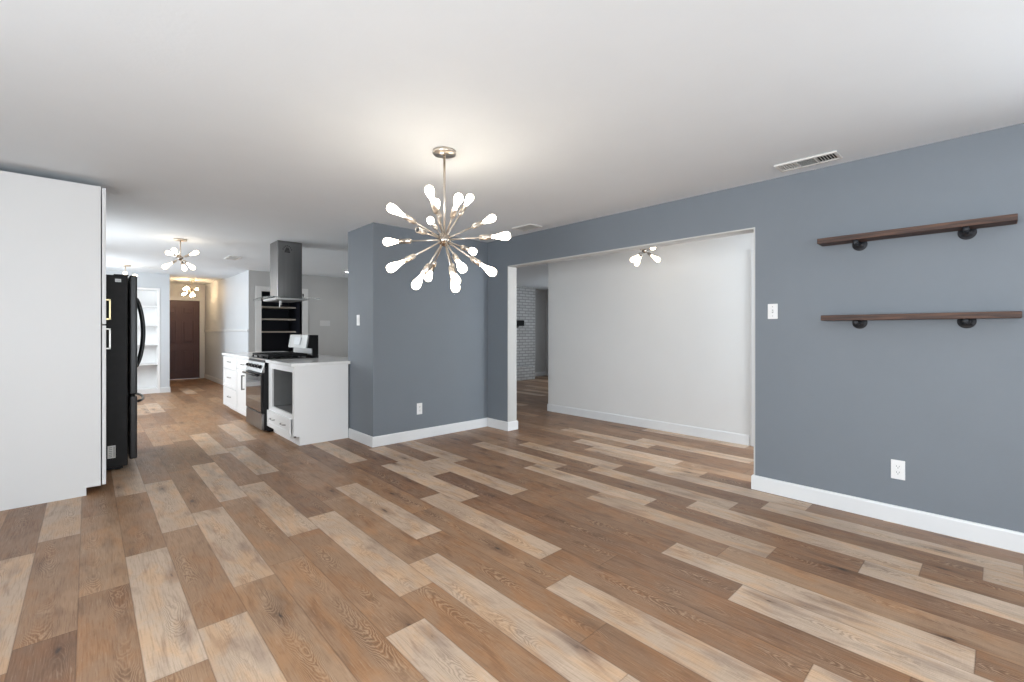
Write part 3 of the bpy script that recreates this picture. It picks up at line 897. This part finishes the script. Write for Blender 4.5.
# ------------------------------------------------------------------ island hood
t = thing('range_hood', 'stainless island hood with flat glass canopy hanging over the range', 'range hood', (1.95, 6.54, 1.67))
MB().box(1.795, 6.375, 1.688, 2.10, 6.705, H - 0.001, 0.006).build('chimney', M_STEEL, t)
mb = MB()
for i in range(7):      # arch of small holes over a louvred opening
    an = math.pi * (0.12 + 0.76 * i / 6)
    mb.box(1.915 - 0.055 * math.cos(an) - 0.006, 6.3735, 2.305 + 0.075 * math.sin(an) - 0.006, 1.915 - 0.055 * math.cos(an) + 0.006, 6.378, 2.305 + 0.075 * math.sin(an) + 0.006)
for k, w_ in enumerate((0.034, 0.030, 0.025, 0.018)):
    mb.box(1.915 - w_, 6.3735, 2.292 + k * 0.017, 1.915 + w_, 6.378, 2.304 + k * 0.017)
mb.build('exhaust_slots', M_VOID, t)
# bowed glass canopy
mb = MB()
n = 16
top, bot = [], []
for i in range(n + 1):
    s = i / n * 2 - 1
    yy = 6.54 + 0.46 * s
    zz = 1.688 + 0.016 * (1 - s * s)
    top.append((yy, zz + 0.004))
    bot.append((yy, zz - 0.004))
poly = top + bot[::-1]
mb.prism(poly, 1.66, 2.23, 'x')
mb.build('glass_canopy', M_GLASS, t)
MB().prism([(1.755, 1.666), (2.125, 1.666), (2.135, 1.690), (1.745, 1.690)], 6.27, 6.86, 'y', 0.003).build('canopy_box', mat('bright_steel', (0.72, 0.72, 0.71), 0.35, 1.0, var=0.04), t)
MB().box(1.78, 6.30, 1.661, 2.10, 6.83, 1.668).build('filter', M_STEEL, t)
for yy, z0 in ((6.44, 1.575), (6.385, 1.60)):
    MB().box(1.838, yy - 0.010, z0, 1.841, yy + 0.010, 1.663).build('hanging_strip', M_LABEL, t)
MB().cyl((2.108, 6.36, 1.722), (2.108, 6.36, 1.76), 0.008).build('rear_stud', M_BLACK, t)

# pantry shelves
for z, lab in ((1.265, 'lowest of the three pale pantry shelves behind the hood'), (1.53, 'middle of the three pale pantry shelves behind the hood'),
               (1.783, 'top of the three pale pantry shelves just under the hood')):
    tag(MB().box(2.432, 10.40, z - 0.032, 3.298, 10.898, z, 0.002).build('pantry_shelf', M_PINE, loc=(2.87, 10.65, z)), lab, 'shelf', 'pantry shelves')


# ------------------------------------------------------------------ sputnik lights
m, N, L, b = new_mat('clear_bulb_glass')
gt = N.new('ShaderNodeBsdfTransparent')
gg = N.new('ShaderNodeBsdfGlossy')
gg.inputs['Roughness'].default_value = 0.05
gm = N.new('ShaderNodeMixShader')
gm.inputs[0].default_value = 0.10
L.new(gt.outputs[0], gm.inputs[1])
L.new(gg.outputs[0], gm.inputs[2])
L.new(gm.outputs[0], N['Material Output'].inputs['Surface'])
M_BULBGLASS = m


def make_arm_meshes(rod, sock, bulb_len, bulb_r, rod_r, sock_r):
    a = MB()
    a.cyl((0, 0, 0), (0, 0, rod), rod_r, n=10)
    s = MB()
    s.lathe([(rod_r, rod - 0.008), (sock_r * 0.75, rod - 0.004), (sock_r, rod + 0.004), (sock_r, rod + sock * 0.25), (sock_r * 1.06, rod + sock * 0.28),
             (sock_r * 1.06, rod + sock * 0.34), (sock_r, rod + sock * 0.37), (sock_r, rod + sock), (sock_r * 0.82, rod + sock), (sock_r * 0.82, rod + sock * 0.55), (0.0, rod + sock * 0.55)], n=16)
    z = rod + sock * 0.9
    p = [(0.38, 0.0), (0.40, 0.10), (0.48, 0.22), (0.66, 0.40), (0.86, 0.56), (0.98, 0.70), (1.0, 0.78), (0.93, 0.88), (0.72, 0.955), (0.40, 0.992), (0.0, 1.0)]
    b_ = MB()
    b_.lathe([(r * bulb_r, z + q * bulb_len) for r, q in p], n=18)
    nf = len(b_.bm.faces)
    b_.lathe([(max(0.0, r * bulb_r * 0.89), z + (0.03 + q * 0.91) * bulb_len) for r, q in p], n=18)
    b_.bm.faces.ensure_lookup_table()
    for f in b_.bm.faces[nf:]:
        f.material_index = 1
    return a, s, b_


M_HUB = mat('polished_nickel_hub', (0.42, 0.37, 0.32), 0.10, 1.0, var=0.03)


def sputnik(name, label, cat, cx, cy, zc, zh, dirs, dims, bulb_mat, canopy_r, stem_r, hub_r, group=None, metal=M_NICKEL, blank=()):
    t = thing(name, label, cat, (cx, cy, zh), group)
    MB().lathe([(canopy_r, zc - 0.001), (canopy_r, zc - 0.018), (canopy_r * 0.96, zc - 0.023), (0.012, zc - 0.025), (0.0, zc - 0.025)], (cx, cy, 0)).build('canopy', metal, t)
    MB().cyl((cx, cy, zh), (cx, cy, zc - 0.02), stem_r, n=12).build('stem', metal, t)
    mb = MB()
    mb.lathe([(0.0, -hub_r)] + [(hub_r * math.sin(math.pi * i / 14), -hub_r * math.cos(math.pi * i / 14)) for i in range(1, 14)] + [(0.0, hub_r)], (cx, cy, zh))
    mb.build('hub', M_HUB, t)
    ms = []
    for mb, mm, nm in zip(make_arm_meshes(*dims), (metal, metal, bulb_mat), ('arm', 'socket', 'bulb')):
        bmesh.ops.recalc_face_normals(mb.bm, faces=mb.bm.faces[:])
        me = bpy.data.meshes.new(nm)
        mb.bm.to_mesh(me)
        mb.bm.free()
        if nm == 'bulb':
            me.materials.append(M_BULBGLASS)
        me.materials.append(mm)
        ms.append(me)
    for i, d in enumerate(dirs):
        a = bpy.data.objects.new('arm', ms[0])
        COL.objects.link(a)
        a.parent = t
        a.rotation_euler = Vector(d).to_track_quat('Z', 'Y').to_euler()
        s = bpy.data.objects.new('socket', ms[1])
        COL.objects.link(s)
        s.parent = a
        if i in blank:
            s['label'] = 'empty socket'
            zo = dims[0] + dims[1]
            op = MB().lathe([(dims[5] * 0.84, -0.001), (dims[5] * 0.84, 0.0), (0.0, 0.0)], (0, 0, zo - 0.004)).build('socket_opening', M_SLOT)
            op.parent = a
        else:
            b_ = bpy.data.objects.new('bulb', ms[2])
            COL.objects.link(b_)
            b_.parent = a
    return t


def ray(u, v):
    a = (u - CX) / F_PX
    s, c = math.sin(THETA), math.cos(THETA)
    return Vector((s + a * c, c - a * s, (HORIZON - v) / F_PX))


def aim(hub, length, u, v, near):
    """direction of an arm of this length whose tip was seen at (u, v) in the photograph."""
    o = Vector((0, 0, CAM_H))
    d = ray(u, v).normalized()
    w = o - hub
    bq = d.dot(w)
    disc = bq * bq - (w.dot(w) - length * length)
    if disc <= 0:
        p = o + d * (-bq)
    else:
        p = o + d * (-bq + (-1 if near else 1) * math.sqrt(disc))
    return (p - hub).normalized()


hub = Vector((1.712, 2.487, 1.857))
TIPS = [(386.4, 205.2, 1), (428, 185.5, 1), (435.5, 199.5, 0), (460, 194.2, 1), (472, 194.4, 0), (496, 216.5, 0), (511.8, 235.6, 1), (429.5, 219.0, 0),
        (382.4, 242, 0), (386.2, 270.5, 1), (413.5, 289, 1), (427, 280.6, 0), (456.5, 292, 1), (458, 284, 0), (464, 271, 1), (475.5, 252.5, 0), (496.5, 275, 1)]
dirs = [aim(hub, 0.455, u, v, bool(nf)) for u, v, nf in TIPS]
dirs.append(aim(hub, 0.325, 417.5, 229.8, True))
sputnik('sputnik_chandelier', 'large nickel sputnik chandelier with seventeen lit bulbs over the dining floor', 'chandelier', hub.x, hub.y, H, hub.z, dirs,
        (0.245, 0.082, 0.134, 0.031, 0.0052, 0.0165), M_BULB, 0.077, 0.0075, 0.045, blank=(17,))

# kitchen light above the aisle
kh = Vector((0.868, 7.156, H - 0.245))
kd = [aim(kh, 0.25, u, v, nf) for u, v, nf in ((165.6, 251.8, 0), (172.8, 248.6, 1), (199.2, 251.4, 0), (161.8, 268.6, 1), (185.3, 270.8, 0), (195.2, 269.5, 1))]
KD = (0.062, 0.05, 0.138, 0.032, 0.005, 0.016)
KG = 'six-bulb ceiling lights of kitchen and hall'
sputnik('sputnik_ceiling_light', 'small six-bulb ceiling light over the kitchen aisle, nearest of its kind', 'ceiling light', kh.x, kh.y, H, kh.z, kd, KD, M_BULBK, 0.072, 0.008, 0.03, KG)
k2 = Vector((0.491, 10.611, H - 0.245))
sputnik('sputnik_ceiling_light', 'six-bulb ceiling light half hidden behind the top of the refrigerator', 'ceiling light', k2.x, k2.y, H, k2.z,
        [aim(k2, 0.25, u, v, nf) for u, v, nf in ((137, 275.3, 0), (136.5, 286, 1), (125, 272, 1), (114, 277, 0), (116, 288, 1), (128, 289, 0))], KD, M_BULBK, 0.072, 0.008, 0.03, KG)
k3 = Vector((1.86, 13.45, 2.52 - 0.245))
sputnik('sputnik_ceiling_light', 'amber six-bulb ceiling light in the hall before the dark door', 'ceiling light', k3.x, k3.y, 2.52, k3.z,
        [aim(k3, 0.25, u, v, nf) for u, v, nf in ((183, 289, 0), (185.5, 287, 1), (198, 289, 0), (180.5, 296, 1), (191, 297, 0), (194, 296.5, 1))], KD, M_BULBH, 0.072, 0.008, 0.03, KG)
k4 = Vector((4.70, 2.80, 2.19))
sputnik('sputnik_ceiling_light', 'small ceiling light peeking below the header of the wide opening', 'ceiling light', k4.x, k4.y, H, k4.z,
        [aim(k4, 0.25, u, v, nf) for u, v, nf in ((630.5, 261.5, 1), (635.5, 266, 1), (660.5, 261.5, 1), (655, 247, 0), (632, 244, 0), (645, 243, 1))], KD, M_BULBK, 0.072, 0.008, 0.03,
        metal=mat('dark_nickel', (0.22, 0.21, 0.20), 0.3, 1.0))

# recessed downlight
t = thing('recessed_downlight', 'small recessed downlight in the kitchen ceiling beside the blue wall block', 'downlight', (3.766, 8.796, H - 0.01))
MB().lathe([(0.075, 0.0095), (0.075, 0.002), (0.058, 0.0), (0.056, 0.0095)], (3.766, 8.796, H - 0.01)).build('ring', M_PLATE, t)
MB().lathe([(0.056, 0.0092), (0.056, 0.004), (0.0, 0.004)], (3.766, 8.796, H - 0.01)).build('lens', M_DOWN, t)


# ------------------------------------------------------------------ ceiling vents
def vent(label, x0, x1, y0, y1, multi):
    t = thing('ceiling_vent', label, 'vent', ((x0 + x1) / 2, (y0 + y1) / 2, H - 0.012), 'ceiling air registers')
    z0, z1 = H - 0.013, H - 0.001
    f = 0.022
    mb = MB()
    mb.box(x0, y0, z0, x0 + f, y1, z1, 0.003, 1).box(x1 - f, y0, z0, x1, y1, z1, 0.003, 1)
    mb.box(x0 + f, y0, z0, x1 - f, y0 + f, z1, 0.003, 1).box(x0 + f, y1 - f, z0, x1 - f, y1, z1, 0.003, 1)
    if multi:
        L_ = y1 - y0 - 2 * f
        for k in (1, 2):
            yy = y0 + f + L_ * k / 3
            mb.box(x0 + f, yy - 0.005, z0, x1 - f, yy + 0.005, z1)
    mb.build('frame', M_VENT, t)
    MB().box(x0 + f, y0 + f, H - 0.0035, x1 - f, y1 - f, H - 0.0015).build('duct_opening', M_VOID, t)
    mb = MB()

    def slat(cx, cy, along, length, tilt):
        h = 0.0065
        dx = 0.004 * tilt
        if along == 'x':
            mb.prism([(cy - 0.0022 - dx, z0 + 0.001), (cy + 0.0022 - dx, z0 + 0.001), (cy + 0.0022 + dx, H - 0.004), (cy - 0.0022 + dx, H - 0.004)], cx - length / 2, cx + length / 2, 'x')
        else:
            mb.prism([(cx - 0.001 - dx, z0 + 0.001), (cx + 0.001 - dx, z0 + 0.001), (cx + 0.001 + dx, H - 0.004), (cx - 0.001 + dx, H - 0.004)], cy - length / 2, cy + length / 2, 'y')
    W_ = x1 - x0 - 2 * f
    L_ = y1 - y0 - 2 * f
    xc = (x0 + x1) / 2
    if multi:
        for k, tl in ((0, 1), (2, -1)):
            a = y0 + f + L_ * k / 3
            for i in range(6):
                slat(xc, a + 0.014 + i * (L_ / 3 - 0.024) / 5, 'x', W_, tl * 0.5)
        for i in range(7):
            slat(x0 + f + 0.008 + i * (W_ - 0.016) / 6, y0 + f + L_ / 2, 'y', L_ / 3 - 0.01, 1.2)
    else:
        for i in range(7):
            slat(x0 + f + 0.008 + i * (W_ - 0.016) / 6, (y0 + y1) / 2, 'y', L_, -1)
    mb.build('louvers', M_VENT if multi else M_LOUVER, t)


vent('white ceiling register near the right blue wall above the shelves', 3.572, 3.745, 0.725, 1.10, True)
vent('ceiling register beside the chandelier bulb near the blue corner', 3.54, 3.73, 3.50, 3.80, False)
vent('small ceiling register in the far kitchen ceiling left of the hood', 1.61, 1.79, 8.18, 8.58, False)

# ------------------------------------------------------------------ wooden pipe shelves on the blue wall
def pipe_shelf(label, zb, zt, y0, y1, ys):
    t = thing('floating_shelf', label, 'shelf', (XR, (y0 + y1) / 2, zb), 'wooden pipe-bracket shelves')
    mb = MB()
    mb.box(3.725, y0, zb, XR - 0.016, y1, zt, 0.003, 2)
    mb.build('board', M_SHELF, t)
    for yy in ys:
        zc = zb - 0.0145
        br = MB().cyl((XR - 0.012, yy, zc), (3.742, yy, zc), 0.0125).lathe([(0.0165, 0), (0.0165, 0.022), (0.013, 0.027), (0.0, 0.028)], (3.758, yy, zc), (-1, 0, 0)) \
            .build('pipe_bracket', M_IRON, t)
        fl = MB().lathe([(0.042, 0.0), (0.042, 0.007), (0.036, 0.009), (0.024, 0.010), (0.020, 0.022), (0.0, 0.022)], (XR - 0.0005, yy, zc - 0.0), (-1, 0, 0), 28)
        for k in range(4):
            an = math.pi / 4 + k * HP
            fl.lathe([(0.0045, 0.0), (0.0045, 0.003), (0.0, 0.0035)], (XR - 0.009, yy + 0.031 * math.cos(an), zc + 0.031 * math.sin(an)), (-1, 0, 0), 8)
        fl.build('flange', M_IRON, br)


pipe_shelf('upper dark reclaimed-wood shelf on black pipe brackets', 1.867, 1.903, -0.067, 0.872, (0.657, 0.135))
pipe_shelf('lower dark reclaimed-wood shelf on black pipe brackets', 1.331, 1.367, -0.083, 0.850, (0.657, 0.137))


# ------------------------------------------------------------------ switches and outlets
def plate_obj(name, label, cat, wall, c, z0, z1, w, gang=1, outlet=False, group=None):
    """wall: 'x-' plate on a wall facing -X at x=c[0]; 'y-' on a wall facing -Y at y=c[1]."""
    t = thing(name, label, cat, (c[0], c[1], z0), group)

    def B(mb, a0, a1, b0, b1, d0, d1, bev=0.0):
        # a along the wall, b vertical, d out of the wall
        if wall == 'x-':
            mb.box(c[0] - d1, c[1] + a0, b0, c[0] - d0, c[1] + a1, b1, bev, 1)
        else:
            mb.box(c[0] + a0, c[1] - d1, b0, c[0] + a1, c[1] - d0, b1, bev, 1)
        return mb
    pl = B(MB(), -w / 2, w / 2, z0, z1, 0.0005, 0.006, 0.002).build('cover_plate', M_PLATE, t)
    zc = (z0 + z1) / 2
    for g in range(gang):
        ac = (g - (gang - 1) / 2) * 0.046
        if outlet:
            for s in (-1, 1):
                f = B(MB(), ac - 0.017, ac + 0.017, zc + s * 0.0195 - 0.0145, zc + s * 0.0195 + 0.0145, 0.005, 0.0075, 0.003).build('receptacle', M_PLATE, t)
                mb = MB()
                for da in (-0.0065, 0.0065):
                    B(mb, ac + da - 0.0012, ac + da + 0.0012, zc + s * 0.0195 - 0.001, zc + s * 0.0195 + 0.008, 0.0074, 0.0079)
                B(mb, ac - 0.0025, ac + 0.0025, zc + s * 0.0195 - 0.010, zc + s * 0.0195 - 0.005, 0.0074, 0.0079)
                mb.build('slots', M_SLOT, f)
        else:
            B(MB(), ac - 0.0165, ac + 0.0165, zc - 0.033, zc + 0.033, 0.005, 0.0072, 0.001).build('rocker_frame', M_PLATE, t)
            B(MB(), ac - 0.012, ac + 0.012, zc - 0.027, zc + 0.027, 0.007, 0.0105, 0.002).build('rocker', M_PLATE, t)
    return t


plate_obj('wall_outlet', 'white outlet low on the right blue wall below the shelves', 'outlet', 'x-', (XR, 0.4555), 0.288, 0.413, 0.072, outlet=True)
plate_obj('wall_outlet', 'white outlet low on the projecting blue wall block', 'outlet', 'y-', (2.843, 4.64), 0.287, 0.417, 0.072, outlet=True)
t = thing('light_switch', 'white toggle switch on the blue wall right of the opening', 'switch', (XR, 1.201, 1.353))
MB().box(XR - 0.006, 1.166, 1.353, XR - 0.0005, 1.236, 1.470, 0.002, 1).build('cover_plate', M_PLATE, t)
MB().box(XR - 0.0065, 1.196, 1.40, XR - 0.005, 1.206, 1.424).build('slot', M_SLOT, t)
MB().prism([(XR - 0.006, 1.406), (XR - 0.017, 1.404), (XR - 0.018, 1.412), (XR - 0.006, 1.420)], 1.1975, 1.2045, 'y').build('toggle', M_PLATE, t)
for zz in (1.376, 1.447):
    MB().cyl((XR - 0.0055, 1.201, zz), (XR - 0.007, 1.201, zz), 0.003, n=10).build('screw', M_HANDLE, t)
plate_obj('light_switch', 'white rocker switch on the kitchen side of the blue wall block', 'switch', 'x-', (2.265, 5.004), 1.325, 1.446, 0.074)
M_PLATE = mat('gray_switch_plastic', (0.66, 0.66, 0.66), 0.35, var=0.02)
plate_obj('light_switch', 'wide four-gang switch plate on the gray kitchen wall', 'switch', 'y-', (3.721, 9.87), 1.376, 1.492, 0.212, gang=4)
